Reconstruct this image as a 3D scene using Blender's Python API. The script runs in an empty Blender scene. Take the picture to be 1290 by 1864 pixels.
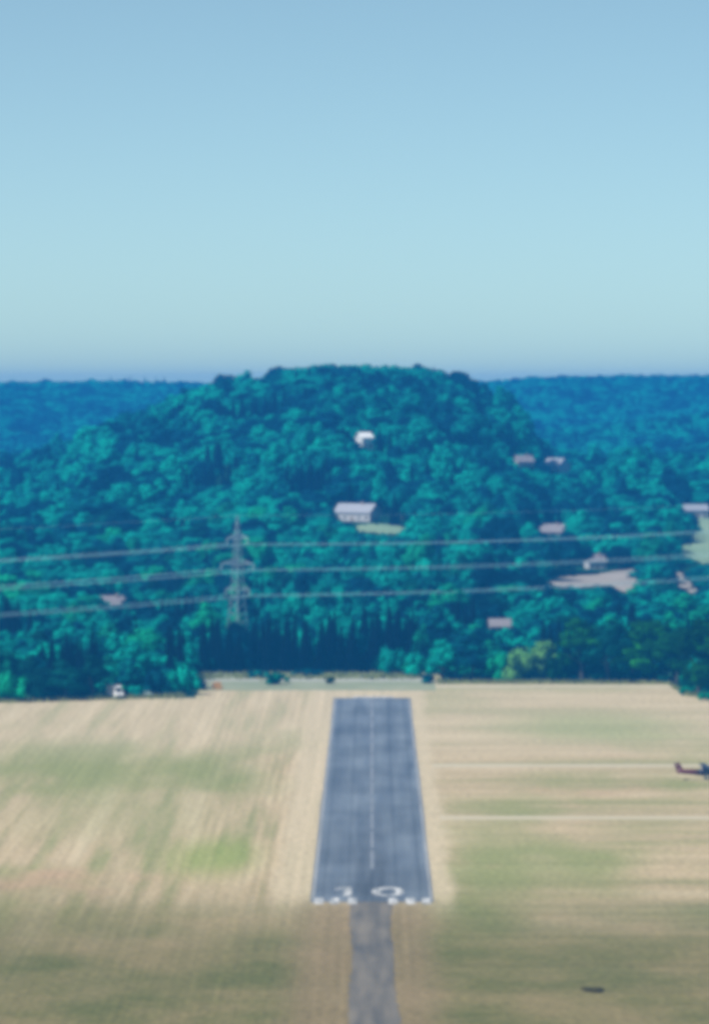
import bpy, bmesh, math, random
import numpy as np
from mathutils import Vector, Matrix

# ------------------------------------------------------------------ camera, sky, sun, exposure
R = math.radians
F, CAMZ, HX, HY = 9340.0, 87.0, 677.0, 661.0      # focal length in photo pixels, eye height, runway vanishing point
scene = bpy.context.scene
C = scene.collection

cam_d = bpy.data.cameras.new('camera')
cam = bpy.data.objects.new('camera', cam_d)
C.objects.link(cam)
cam.location = (0, 0, CAMZ)
cam.rotation_euler = (R(90) - math.atan((932 - HY) / F), 0, math.atan((HX - 645) / F))
cam_d.sensor_fit = 'HORIZONTAL'
cam_d.sensor_width = 36.0
cam_d.lens = 36.0 * F / 1290.0
cam_d.clip_start = 1.0
cam_d.clip_end = 60000.0
scene.camera = cam

SUN_AZ, SUN_EL = R(-122), R(50)                     # azimuth clockwise from +Y (the landing direction)
world = bpy.data.worlds.new('World')
scene.world = world
world.use_nodes = True
wn, wl = world.node_tree.nodes, world.node_tree.links
wn.clear()
sky = wn.new('ShaderNodeTexSky')
sky.sky_type = 'NISHITA'
sky.sun_disc = False
sky.sun_elevation = SUN_EL
sky.sun_rotation = SUN_AZ
sky.altitude = 200
sky.air_density = 0.34
sky.dust_density = 0.6
sky.ozone_density = 6.0
bg = wn.new('ShaderNodeBackground')
bg.inputs['Strength'].default_value = 0.118
wo = wn.new('ShaderNodeOutputWorld')
# the airfield climbs gently away from the camera: true level lies 0.28 degrees below the plane of the runway
SLOPE = math.atan(45.0 / F)
wc = wn.new('ShaderNodeTexCoord'); wm = wn.new('ShaderNodeMapping'); wm.vector_type = 'POINT'
wm.inputs['Rotation'].default_value = (SLOPE, 0, 0)
wl.new(wc.outputs['Generated'], wm.inputs['Vector']); wl.new(wm.outputs[0], sky.inputs['Vector'])
tint = wn.new('ShaderNodeMix'); tint.data_type = 'RGBA'; tint.blend_type = 'MULTIPLY'; tint.inputs[0].default_value = 1.0
tint.inputs[7].default_value = (1.15, 1.10, 0.75, 1)
wl.new(sky.outputs[0], tint.inputs[6]); wl.new(tint.outputs[2], bg.inputs[0])
wl.new(bg.outputs[0], wo.inputs[0])

sun_d = bpy.data.lights.new('sun', 'SUN')
sun_d.energy = 4.0
sun_d.angle = R(0.5)
sun_d.color = (1.0, 0.95, 0.87)
sun = bpy.data.objects.new('sun', sun_d)
C.objects.link(sun)
sdir = Vector((math.sin(SUN_AZ) * math.cos(SUN_EL), math.cos(SUN_AZ) * math.cos(SUN_EL), math.sin(SUN_EL)))
sun.rotation_euler = sdir.to_track_quat('Z', 'Y').to_euler()
sun.location = sdir * 500

scene.view_settings.view_transform = 'Standard'
scene.view_settings.look = 'None'
scene.view_settings.exposure = 0.64
scene.view_settings.gamma = 1.0
scene.view_settings.use_curve_mapping = False
scene.cycles.pixel_filter_type = 'BLACKMAN_HARRIS'
scene.cycles.filter_width = 5.5
scene.cycles.max_bounces = 6
scene.cycles.volume_bounces = 1
scene.cycles.use_denoising = True

random.seed(7)
rng = np.random.default_rng(11)

# ------------------------------------------------------------------ helpers
def tag(o, label=None, cat=None, group=None, kind=None):
    if label: o['label'] = label
    if cat: o['category'] = cat
    if group: o['group'] = group
    if kind: o['kind'] = kind
    return o

def link(o, parent=None):
    C.objects.link(o)
    if parent is not None: o.parent = parent
    return o

def empty(name, loc=(0, 0, 0), rz=0.0):
    o = bpy.data.objects.new(name, None)
    o.empty_display_size = 0.3
    o.location = loc
    o.rotation_euler = (0, 0, rz)
    return link(o)

def mesh_obj(name, verts, faces, mat, parent=None, smooth=False):
    me = bpy.data.meshes.new(name)
    me.from_pydata([tuple(v) for v in verts], [], [tuple(f) for f in faces])
    if mat is not None: me.materials.append(mat)
    if smooth:
        me.polygons.foreach_set('use_smooth', [True] * len(me.polygons))
    me.update()
    return link(bpy.data.objects.new(name, me), parent)

class MB:
    """collects boxes, bars, prisms and lofts for one mesh object"""
    def __init__(self): self.v, self.f = [], []
    def add(self, vs, fs):
        n = len(self.v)
        self.v += [tuple(v) for v in vs]
        self.f += [tuple(i + n for i in f) for f in fs]
        return self
    def box(self, x0, x1, y0, y1, z0, z1):
        return self.add([(x0, y0, z0), (x1, y0, z0), (x1, y1, z0), (x0, y1, z0), (x0, y0, z1), (x1, y0, z1), (x1, y1, z1), (x0, y1, z1)],
                        [(0, 3, 2, 1), (4, 5, 6, 7), (0, 1, 5, 4), (1, 2, 6, 5), (2, 3, 7, 6), (3, 0, 4, 7)])
    def bar(self, a, b, r0, r1=None, n=6):
        a, b = Vector(a), Vector(b)
        r1 = r0 if r1 is None else r1
        q = (b - a).to_track_quat('Z', 'Y')
        vs = []
        for p, r in ((a, r0), (b, r1)):
            for k in range(n):
                t = 2 * math.pi * k / n
                vs.append(p + q @ Vector((r * math.cos(t), r * math.sin(t), 0)))
        fs = [(k, (k + 1) % n, n + (k + 1) % n, n + k) for k in range(n)]
        fs += [tuple(range(n))[::-1], tuple(range(n, 2 * n))]
        return self.add(vs, fs)
    def loft(self, rings, close=True):
        n = len(rings[0]); vs = [p for r in rings for p in r]; fs = []
        for i in range(len(rings) - 1):
            for k in range(n):
                fs.append((i * n + k, i * n + (k + 1) % n, (i + 1) * n + (k + 1) % n, (i + 1) * n + k))
        if close:
            fs.append(tuple(range(n))[::-1]); fs.append(tuple(range((len(rings) - 1) * n, len(rings) * n)))
        return self.add(vs, fs)
    def prism(self, poly, axis, a, b):
        """extrude a 2-D polygon along axis 'x' or 'y'"""
        def p3(p, t): return (t, p[0], p[1]) if axis == 'x' else (p[0], t, p[1])
        return self.loft([[p3(p, a) for p in poly], [p3(p, b) for p in poly]])
    def build(self, name, mat, parent=None, smooth=False):
        o = mesh_obj(name, self.v, self.f, mat, parent, smooth)
        bm = bmesh.new(); bm.from_mesh(o.data)
        bmesh.ops.recalc_face_normals(bm, faces=bm.faces)
        bm.to_mesh(o.data); bm.free()
        return o

def copy_tree(o, parent=None):
    c = o.copy(); C.objects.link(c); c.parent = parent
    for ch in list(o.children): copy_tree(ch, c)
    return c

# ------------------------------------------------------------------ materials
def mat_new(name):
    m = bpy.data.materials.new(name)
    m.use_nodes = True
    return m, m.node_tree.nodes, m.node_tree.links, m.node_tree.nodes['Principled BSDF']

def simple(name, col, rough=0.6, metal=0.0, var=0.12, scale=1.5):
    """plain surface with a little procedural mottling"""
    m, n, l, b = mat_new(name)
    tc = n.new('ShaderNodeTexCoord')
    no = n.new('ShaderNodeTexNoise'); no.inputs['Scale'].default_value = scale; no.inputs['Detail'].default_value = 5
    l.new(tc.outputs['Object'], no.inputs['Vector'])
    mx = n.new('ShaderNodeMix'); mx.data_type = 'RGBA'
    mx.inputs[6].default_value = (*[c * (1 - var) for c in col], 1)
    mx.inputs[7].default_value = (*[min(1, c * (1 + var)) for c in col], 1)
    l.new(no.outputs['Fac'], mx.inputs[0]); l.new(mx.outputs[2], b.inputs['Base Color'])
    b.inputs['Roughness'].default_value = rough
    b.inputs['Metallic'].default_value = metal
    return m

def foliage(name, dark, light, hue=0.02):
    """leaf colour varying from tree to tree and from clump to clump"""
    m, n, l, b = mat_new(name)
    oi = n.new('ShaderNodeObjectInfo')
    tc = n.new('ShaderNodeTexCoord')
    no = n.new('ShaderNodeTexNoise'); no.inputs['Scale'].default_value = 0.45; no.inputs['Detail'].default_value = 3
    l.new(tc.outputs['Object'], no.inputs['Vector'])
    ad = n.new('ShaderNodeMath'); ad.operation = 'MULTIPLY_ADD'
    l.new(oi.outputs['Random'], ad.inputs[0]); ad.inputs[1].default_value = 0.85
    sc = n.new('ShaderNodeMath'); sc.operation = 'MULTIPLY_ADD'
    l.new(no.outputs['Fac'], sc.inputs[0]); sc.inputs[1].default_value = 1.1; sc.inputs[2].default_value = -0.47
    l.new(sc.outputs[0], ad.inputs[2])
    pn = n.new('ShaderNodeTexNoise'); pn.inputs['Scale'].default_value = 0.022; pn.inputs['Detail'].default_value = 2
    l.new(oi.outputs['Location'], pn.inputs['Vector'])
    pa = n.new('ShaderNodeMath'); pa.operation = 'MULTIPLY_ADD'; pa.inputs[1].default_value = 1.5
    l.new(pn.outputs['Fac'], pa.inputs[0]); l.new(ad.outputs[0], pa.inputs[2])
    pb = n.new('ShaderNodeMath'); pb.operation = 'SUBTRACT'; pb.inputs[1].default_value = 0.75; l.new(pa.outputs[0], pb.inputs[0])
    rp = n.new('ShaderNodeValToRGB'); e = rp.color_ramp.elements
    e[0].position, e[0].color = 0.0, (*[c * .35 for c in dark], 1)
    e[1].position, e[1].color = 1.0, (*light, 1)
    q = e.new(0.34); q.color = (*dark, 1)
    q = e.new(0.62); q.color = (*[.55 * x + .45 * y for x, y in zip(light, dark)], 1)
    l.new(pb.outputs[0], rp.inputs[0])
    l.new(rp.outputs[0], b.inputs['Base Color'])
    b.inputs['Roughness'].default_value = 0.75
    b.inputs['Specular IOR Level'].default_value = 0.02
    tr = n.new('ShaderNodeBsdfTranslucent'); l.new(rp.outputs[0], tr.inputs['Color'])
    ms = n.new('ShaderNodeMixShader'); ms.inputs[0].default_value = 0.18
    l.new(b.outputs[0], ms.inputs[1]); l.new(tr.outputs[0], ms.inputs[2])
    l.new(ms.outputs[0], n['Material Output'].inputs['Surface'])
    return m

M = {}
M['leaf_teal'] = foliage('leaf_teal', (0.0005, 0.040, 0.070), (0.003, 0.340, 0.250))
M['leaf_green'] = foliage('leaf_green', (0.002, 0.090, 0.070), (0.006, 0.340, 0.170))
M['leaf_deep'] = foliage('leaf_deep', (0.006, 0.075, 0.012), (0.030, 0.310, 0.030))
M['leaf_pale'] = foliage('leaf_pale', (0.09, 0.26, 0.07), (0.21, 0.42, 0.13))
M['needle'] = foliage('needle', (0.001, 0.002, 0.006), (0.001, 0.005, 0.012))  # near-black blue: shade of the dark stands and holes is in this colour
M['leaf_olive'] = foliage('leaf_olive', (0.05, 0.05, 0.016), (0.10, 0.09, 0.035))
M['bark'] = simple('bark', (0.05, 0.045, 0.04), 0.9, 0, 0.3, 4)
M['metal'] = simple('galvanised_metal', (0.22, 0.30, 0.33), 0.45, 0.0, 0.06)
M['wire'] = simple('aluminium_wire', (0.62, 0.94, 0.94), 0.4, 0.0, 0.03)
M['insulator'] = simple('insulator_glass', (0.75, 0.78, 0.80), 0.25)
M['white_paint'] = simple('white_paint', (0.80, 0.80, 0.80), 0.35, 0, 0.03)
M['dark_glass'] = simple('dark_glass', (0.02, 0.025, 0.03), 0.08, 0, 0.05)
M['rubber'] = simple('rubber', (0.02, 0.02, 0.02), 0.8)
M['grey_trim'] = simple('grey_trim', (0.12, 0.12, 0.13), 0.6)
M['lamp_glass'] = simple('lamp_glass', (0.7, 0.7, 0.68), 0.15)
M['tail_lamp'] = simple('tail_lamp', (0.4, 0.02, 0.02), 0.2)
M['tarp'] = simple('pale_tarpaulin', (0.55, 0.66, 0.58), 0.6)
M['orange'] = simple('orange_paint', (0.72, 0.36, 0.10), 0.5)
M['plaster'] = simple('white_plaster', (0.42, 0.42, 0.43), 0.8, 0, 0.06)
M['plaster_warm'] = simple('cream_plaster', (0.40, 0.35, 0.31), 0.8, 0, 0.08)
M['roof_grey'] = simple('pale_sheet_roof', (0.21, 0.19, 0.20), 0.6, 0, 0.10, 0.6)
M['roof_light'] = simple('light_sheet_roof', (0.28, 0.29, 0.33), 0.5, 0, 0.08, 0.6)
M['roof_tile'] = simple('weathered_tile_roof', (0.36, 0.27, 0.25), 0.8, 0, 0.2, 1.2)
M['timber'] = simple('timber', (0.20, 0.13, 0.08), 0.8)
M['navy'] = simple('navy_paint', (0.008, 0.006, 0.030), 0.35, 0, 0.05)
M['maroon'] = simple('maroon_paint', (0.11, 0.006, 0.025), 0.35, 0, 0.05)
M['concrete'] = simple('concrete', (0.40, 0.38, 0.35), 0.9, 0, 0.12, 0.8)

def ground_material():
    m, n, l, b = mat_new('meadow_ground')
    tc = n.new('ShaderNodeTexCoord')
    def noise(sx, sy, detail=4, rough=0.55, off=0.0, dist=0.0):
        mp = n.new('ShaderNodeMapping'); mp.inputs['Scale'].default_value = (sx, sy, 1); mp.inputs['Location'].default_value = (off, off * 1.7, 0)
        l.new(tc.outputs['Object'], mp.inputs['Vector'])
        t = n.new('ShaderNodeTexNoise'); t.inputs['Scale'].default_value = 1; t.inputs['Detail'].default_value = detail
        t.inputs['Roughness'].default_value = rough; t.inputs['Distortion'].default_value = dist
        l.new(mp.outputs[0], t.inputs['Vector'])
        return t.outputs['Fac']
    def ramp(fac, stops):
        r = n.new('ShaderNodeValToRGB'); e = r.color_ramp.elements
        e[0].position, e[0].color = stops[0][0], (*stops[0][1], 1)
        e[1].position, e[1].color = stops[-1][0], (*stops[-1][1], 1)
        for p, c in stops[1:-1]:
            x = e.new(p); x.color = (*c, 1)
        l.new(fac, r.inputs[0]); return r.outputs[0]
    def mix(f, a, bb, blend='MIX'):
        x = n.new('ShaderNodeMix'); x.data_type = 'RGBA'; x.blend_type = blend; x.clamp_factor = True
        if isinstance(f, (int, float)): x.inputs[0].default_value = f
        else: l.new(f, x.inputs[0])
        for s, v in ((6, a), (7, bb)):
            if isinstance(v, tuple): x.inputs[s].default_value = (*v, 1)
            else: l.new(v, x.inputs[s])
        return x.outputs[2]
    def mrange(v, a, bb):
        x = n.new('ShaderNodeMapRange'); x.inputs[1].default_value = a; x.inputs[2].default_value = bb
        x.interpolation_type = 'SMOOTHSTEP'; l.new(v, x.inputs[0]); return x.outputs[0]
    sep = n.new('ShaderNodeSeparateXYZ'); l.new(tc.outputs['Object'], sep.inputs[0])
    straw, straw2, green, olive, tan = (0.432, 0.344, 0.216), (0.544, 0.448, 0.304), (0.240, 0.256, 0.104), (0.168, 0.144, 0.048), (0.432, 0.312, 0.200)
    # mown swaths run along the runway on its left side and across on its right side
    sw_l = ramp(noise(0.16, 0.006, 5, 0.6), [(0.36, (0.272, 0.264, 0.128)), (0.5, straw), (0.66, straw2)])
    sw_r = ramp(noise(0.012, 0.035, 5, 0.6, 31), [(0.34, (0.288, 0.272, 0.136)), (0.5, straw), (0.68, straw2)])
    side = mrange(sep.outputs['X'], 4, 14)
    base = mix(side, sw_l, sw_r)
    big = noise(0.022, 0.006, 3, 0.5, 7)
    base = mix(mrange(big, 0.46, 0.68), base, green)
    base = mix(mrange(noise(0.03, 0.012, 3, 0.5, 53), 0.58, 0.75), base, tan)
    # the mown field nearer the far end is drier, the meadow before the threshold is longer and greener
    dry = mrange(sep.outputs['Y'], 1090, 1200)
    base = mix(n_mul(n, l, dry, 0.45), base, (0.480, 0.416, 0.288))
    def blob(cx, cy, rx, ry):
        mp = n.new('ShaderNodeMapping'); mp.inputs['Location'].default_value = (-cx / rx, -cy / ry, 0); mp.inputs['Scale'].default_value = (1 / rx, 1 / ry, 0)
        l.new(tc.outputs['Object'], mp.inputs['Vector'])
        ln = n.new('ShaderNodeVectorMath'); ln.operation = 'LENGTH'; l.new(mp.outputs[0], ln.inputs[0])
        return mrange(ln.outputs['Value'], 1.0, 0.15)
    # greener patches of longer grass
    for cx, cy, rx, ry, k, c in ((-28, 902, 13, 60, .7, (0.20, 0.27, 0.06)), (-48, 985, 34, 90, .45, (0.27, 0.28, 0.13)), (53, 1225, 38, 70, .55, (0.26, 0.31, 0.14)), (58, 806, 34, 30, .6, (0.17, 0.21, 0.08)),
                                 (17, 795, 9, 40, .6, (0.16, 0.21, 0.07)), (-40, 800, 26, 34, .5, (0.19, 0.19, 0.07))):
        base = mix(n_mul(n, l, blob(cx, cy, rx, ry), k), base, c)
    near = mrange(sep.outputs['Y'], 895, 740)
    olv = ramp(noise(0.05, 0.03, 4, 0.6, 91), [(0.35, (0.100, 0.108, 0.030)), (0.5, (0.150, 0.138, 0.052)), (0.68, (0.21, 0.170, 0.080))])
    base = mix(n_mul(n, l, near, 0.95), base, olv)
    # trodden, dry verges beside the asphalt and bare soil before the threshold
    wob = noise(0.25, 0.05, 4, 0.65, 17)
    def off(sock, k, b0):
        x = n.new('ShaderNodeMath'); x.operation = 'MULTIPLY_ADD'; l.new(wob, x.inputs[0]); x.inputs[1].default_value = k
        l.new(sock, x.inputs[2]); return x.outputs[0]
    wx = off(sep.outputs['X'], 5.0, 0)          # about x + 2.5
    def both(a, bb):
        x = n.new('ShaderNodeMath'); x.operation = 'MULTIPLY'; l.new(a, x.inputs[0]); l.new(bb, x.inputs[1]); return x.outputs[0]
    verge = both(both(mrange(wx, -15.5, -12.0), mrange(wx, 17.5, 14.2)), mrange(sep.outputs['Y'], 795, 850))
    base = mix(n_mul(n, l, verge, 0.85), base, (0.50, 0.42, 0.29))
    soil = both(both(mrange(wx, -12.5, -5.0), mrange(wx, 15.0, 8.0)), mrange(sep.outputs['Y'], 838, 815))
    base = mix(n_mul(n, l, soil, 0.7), base, mix(noise(0.12, 0.03, 4, 0.6, 61), (0.17, 0.12, 0.06), (0.30, 0.23, 0.14)))
    # mown lines and wheel tracks
    lines = ramp(noise(1.1, 0.004, 3, 0.5, 23), [(0.35, (0.91, 0.92, 0.90)), (0.65, (1.08, 1.07, 1.07))])
    lines2 = ramp(noise(0.006, 0.16, 3, 0.5, 29), [(0.35, (0.91, 0.92, 0.90)), (0.65, (1.08, 1.07, 1.07))])
    base = mix(1.0, base, mix(side, lines, lines2), 'MULTIPLY')
    fine = ramp(noise(0.9, 0.35, 6, 0.7, 5), [(0.3, (0.68, 0.69, 0.66)), (0.7, (1.24, 1.23, 1.24))])
    base = mix(1.0, base, fine, 'MULTIPLY')
    # woodland floor beyond the airfield
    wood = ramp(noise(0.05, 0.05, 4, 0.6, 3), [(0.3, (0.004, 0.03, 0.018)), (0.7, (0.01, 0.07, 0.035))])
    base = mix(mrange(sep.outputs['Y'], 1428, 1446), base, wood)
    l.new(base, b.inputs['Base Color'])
    b.inputs['Roughness'].default_value = 0.95
    b.inputs['Specular IOR Level'].default_value = 0.05
    bp = n.new('ShaderNodeBump'); bp.inputs['Strength'].default_value = 0.5; bp.inputs['Distance'].default_value = 0.15
    l.new(noise(1.6, 1.2, 6, 0.7, 77), bp.inputs['Height']); l.new(bp.outputs[0], b.inputs['Normal'])
    return m

def n_mul(n, l, sock, k):
    x = n.new('ShaderNodeMath'); x.operation = 'MULTIPLY'; l.new(sock, x.inputs[0]); x.inputs[1].default_value = k
    return x.outputs[0]

def runway_material():
    m, n, l, b = mat_new('runway_asphalt')
    tc = n.new('ShaderNodeTexCoord'); sep = n.new('ShaderNodeSeparateXYZ'); l.new(tc.outputs['Object'], sep.inputs[0])
    def noise(sx, sy, det, off=0):
        mp = n.new('ShaderNodeMapping'); mp.inputs['Scale'].default_value = (sx, sy, 1); mp.inputs['Location'].default_value = (off, off, 0)
        l.new(tc.outputs['Object'], mp.inputs['Vector'])
        t = n.new('ShaderNodeTexNoise'); t.inputs['Scale'].default_value = 1; t.inputs['Detail'].default_value = det; l.new(mp.outputs[0], t.inputs['Vector']); return t.outputs['Fac']
    def ramp(f, p0, c0, p1, c1):
        r = n.new('ShaderNodeValToRGB'); e = r.color_ramp.elements; e[0].position, e[0].color, e[1].position, e[1].color = p0, (*c0, 1), p1, (*c1, 1); l.new(f, r.inputs[0]); return r.outputs[0]
    def mul(a, c):
        x = n.new('ShaderNodeMix'); x.data_type = 'RGBA'; x.blend_type = 'MULTIPLY'; x.inputs[0].default_value = 1; l.new(a, x.inputs[6]); l.new(c, x.inputs[7]); return x.outputs[2]
    col = ramp(noise(0.35, 0.012, 5), 0.32, (0.095, 0.120, 0.155), 0.68, (0.150, 0.180, 0.215))
    col = mul(col, ramp(noise(0.06, 0.03, 2, 9), 0.40, (0.84, 0.85, 0.86), 0.60, (1.1, 1.1, 1.1)))          # repaired lengths
    wv = n.new('ShaderNodeTexWave'); wv.wave_type = 'BANDS'; wv.bands_direction = 'X'; wv.inputs['Scale'].default_value = 0.0785; wv.inputs['Distortion'].default_value = 0.15
    l.new(tc.outputs['Object'], wv.inputs['Vector'])
    col = mul(col, ramp(wv.outputs['Fac'], 0.0, (0.80, 0.81, 0.82), 0.10, (1, 1, 1)))                            # paving joints
    # tyre rubber on the touchdown lengths
    ab = n.new('ShaderNodeMath'); ab.operation = 'ABSOLUTE'; l.new(sep.outputs['X'], ab.inputs[0])
    r1 = n.new('ShaderNodeMapRange'); r1.inputs[1].default_value = 4.5; r1.inputs[2].default_value = 1.5; l.new(ab.outputs[0], r1.inputs[0])
    r2 = n.new('ShaderNodeMapRange'); r2.inputs[1].default_value = 1010; r2.inputs[2].default_value = 880; l.new(sep.outputs['Y'], r2.inputs[0])
    mm = n.new('ShaderNodeMath'); mm.operation = 'MULTIPLY'; l.new(r1.outputs[0], mm.inputs[0]); l.new(r2.outputs[0], mm.inputs[1])
    m2 = n.new('ShaderNodeMath'); m2.operation = 'MULTIPLY'; l.new(mm.outputs[0], m2.inputs[0]); l.new(noise(1.5, 0.03, 4, 3), m2.inputs[1])
    col = mul(col, ramp(m2.outputs[0], 0.05, (1, 1, 1), 0.7, (0.55, 0.55, 0.56)))
    col = mul(col, ramp(noise(2.2, 1.2, 6, 5), 0.3, (0.86, 0.86, 0.86), 0.7, (1.14, 1.14, 1.14)))
    l.new(col, b.inputs['Base Color']); b.inputs['Roughness'].default_value = 0.9; b.inputs['Specular IOR Level'].default_value = 0.15
    return m

def surface_material(name, c0, c1, sx, sy, fine=1.2, rough=0.9, k=1.3):
    """ground covering with long streaks and fine grain in metres"""
    m, n, l, b = mat_new(name)
    tc = n.new('ShaderNodeTexCoord')
    mp = n.new('ShaderNodeMapping'); mp.inputs['Scale'].default_value = (sx, sy, 1)
    l.new(tc.outputs['Object'], mp.inputs['Vector'])
    a = n.new('ShaderNodeTexNoise'); a.inputs['Scale'].default_value = 1; a.inputs['Detail'].default_value = 5
    l.new(mp.outputs[0], a.inputs['Vector'])
    f = n.new('ShaderNodeTexNoise'); f.inputs['Scale'].default_value = fine; f.inputs['Detail'].default_value = 6
    l.new(tc.outputs['Object'], f.inputs['Vector'])
    av = n.new('ShaderNodeMath'); av.operation = 'MULTIPLY_ADD'; av.inputs[1].default_value = 0.45
    l.new(f.outputs['Fac'], av.inputs[0])
    hv = n.new('ShaderNodeMath'); hv.operation = 'MULTIPLY_ADD'; hv.inputs[1].default_value = k; hv.inputs[2].default_value = 0.28 - k / 2
    l.new(a.outputs['Fac'], hv.inputs[0]); l.new(hv.outputs[0], av.inputs[2])
    mx = n.new('ShaderNodeMix'); mx.data_type = 'RGBA'; mx.clamp_factor = True
    mx.inputs[6].default_value = (*c0, 1); mx.inputs[7].default_value = (*c1, 1)
    l.new(av.outputs[0], mx.inputs[0]); l.new(mx.outputs[2], b.inputs['Base Color'])
    b.inputs['Roughness'].default_value = rough
    b.inputs['Specular IOR Level'].default_value = 0.15
    return m

M['ground'] = ground_material()
M['asphalt'] = runway_material()
M['old_asphalt'] = surface_material('old_asphalt', (0.085, 0.085, 0.082), (0.185, 0.165, 0.135), 0.45, 0.04, 1.2, 0.9, 2.6)
M['dry_verge'] = surface_material('dry_verge', (0.400, 0.336, 0.216), (0.544, 0.464, 0.320), 0.5, 0.015)
M['bare_earth'] = surface_material('bare_earth', (0.192, 0.144, 0.072), (0.320, 0.256, 0.152), 0.15, 0.05)
M['pale_track'] = surface_material('pale_track', (0.400, 0.352, 0.240), (0.528, 0.472, 0.352), 0.02, 0.3)
M['gravel'] = surface_material('pale_gravel', (0.272, 0.288, 0.240), (0.416, 0.416, 0.384), 0.05, 0.2)
M['sand'] = surface_material('pale_sand', (0.20, 0.18, 0.16), (0.40, 0.36, 0.32), 0.08, 0.05)
M['rough_grass'] = surface_material('rough_grass', (0.15, 0.20, 0.11), (0.33, 0.34, 0.24), 0.08, 0.06)
M['grass_blade'] = foliage('grass_blade', (0.10, 0.16, 0.05), (0.30, 0.30, 0.13))
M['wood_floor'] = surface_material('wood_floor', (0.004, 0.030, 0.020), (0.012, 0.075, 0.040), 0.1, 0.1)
M['meadow_pale'] = surface_material('pale_meadow', (0.14, 0.24, 0.14), (0.26, 0.34, 0.22), 0.05, 0.05)
M['road_white'] = surface_material('worn_white_marking', (0.09, 0.11, 0.13), (0.72, 0.72, 0.72), 0.8, 0.35, 0.9, 0.6, 4.0)
M['center_line'] = surface_material('faded_line', (0.13, 0.15, 0.18), (0.26, 0.28, 0.31), 0.8, 0.05, 2.0, 0.6)
M['edge_paint'] = surface_material('faded_edge_line', (0.14, 0.16, 0.18), (0.42, 0.42, 0.42), 0.8, 0.03, 2.0, 0.6)

# ------------------------------------------------------------------ terrain
def sstep(a, b, v):
    t = np.clip((v - a) / (b - a), 0, 1)
    return t * t * (3 - 2 * t)

LD = np.array([-500, 1432, 1470, 1600, 1800, 2000, 2300, 2600, 3000, 3300, 3600, 4300, 5200, 5700])
LZ = np.array([0, 0, -2, 0, 3, 8, 15, 20, 22, 10, 6, 6, 14, 2], float)
HPX = np.array([-500, -200, 0, 100, 200, 300, 380, 450, 520, 590, 640, 700, 770, 820, 870, 920, 950, 975, 1000, 1030, 1080, 1200, 1500, 2000])
HPY = np.array([990, 915, 864, 830, 794, 756, 724, 706, 682, 661, 659, 658, 670, 692, 714, 738, 768, 812, 842, 860, 875, 890, 880, 880], float)
TREE_H = 11.0
def crest(px, py, d): return CAMZ - (py - HY) * d / F - TREE_H

def terrain(x, y):
    x, y = np.asarray(x, float), np.asarray(y, float)
    low = np.interp(y, LD, LZ)
    und = 1.6 * np.sin(x * 0.031 + y * 0.004) + 1.3 * np.sin(y * 0.017 - x * 0.012) + 0.8 * np.sin(x * 0.071 + 1.3) * np.sin(y * 0.043)
    low = low + und * sstep(1440, 1700, y)
    pxh = HX + x * F / np.maximum(y, 2200)                 # the knoll
    hz = crest(0, np.interp(pxh, HPX, HPY), 2700.0)
    bump = np.where(y < 2700, sstep(1820, 2700, y), 1 - sstep(2720, 3200, y))
    h = low + np.maximum(hz - 20.0, 0) * bump
    # rolling ridges behind
    px = HX + x * F / np.maximum(y, 3000)
    for d0, wf, wb, pts in ((3450, 260, 260, ((-600, 960), (700, 930), (960, 885), (1100, 842), (1290, 802), (1700, 770))),
                            (4050, 400, 400, ((-600, 900), (700, 850), (900, 792), (1000, 776), (1150, 762), (1290, 748), (1700, 730))),
                            (5200, 900, 460, ((-800, 702), (0, 692), (200, 690), (390, 692), (870, 690), (960, 684), (1290, 678), (1900, 676)))):
        zz = crest(0, np.interp(px, [p[0] for p in pts], [p[1] for p in pts]), d0)
        bb = np.where(y < d0, sstep(d0 - wf, d0, y), 1 - sstep(d0, d0 + wb, y))
        h = np.where(bb > 0, np.maximum(h, low + (zz - low) * bb), h)
    return h

XS = np.unique(np.concatenate([np.linspace(-3000, -700, 24), np.linspace(-700, -220, 25), np.linspace(-220, 220, 89), np.linspace(220, 700, 25), np.linspace(700, 3000, 24)]))
YS = np.unique(np.concatenate([np.linspace(-400, 1400, 37), np.linspace(1400, 3400, 201), np.linspace(3400, 5680, 115)]))
gx, gy = np.meshgrid(XS, YS)
gz = terrain(gx, gy)
nv = len(XS)
verts = np.stack([gx.ravel(), gy.ravel(), gz.ravel()], 1)
ii = np.arange((len(YS) - 1) * (nv - 1)); rr, cc = ii // (nv - 1), ii % (nv - 1)
faces = np.stack([rr * nv + cc, rr * nv + cc + 1, (rr + 1) * nv + cc + 1, (rr + 1) * nv + cc], 1)
tag(mesh_obj('ground', verts.tolist(), faces.tolist(), M['ground'], None, True), kind='structure')

def sheet(name, mat, poly, z=0.02, kind='structure', parent=None):
    o = mesh_obj(name, [(x, y, z) for x, y in poly], [tuple(range(len(poly)))], mat, parent)
    if kind: tag(o, kind=kind)
    return o

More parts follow.
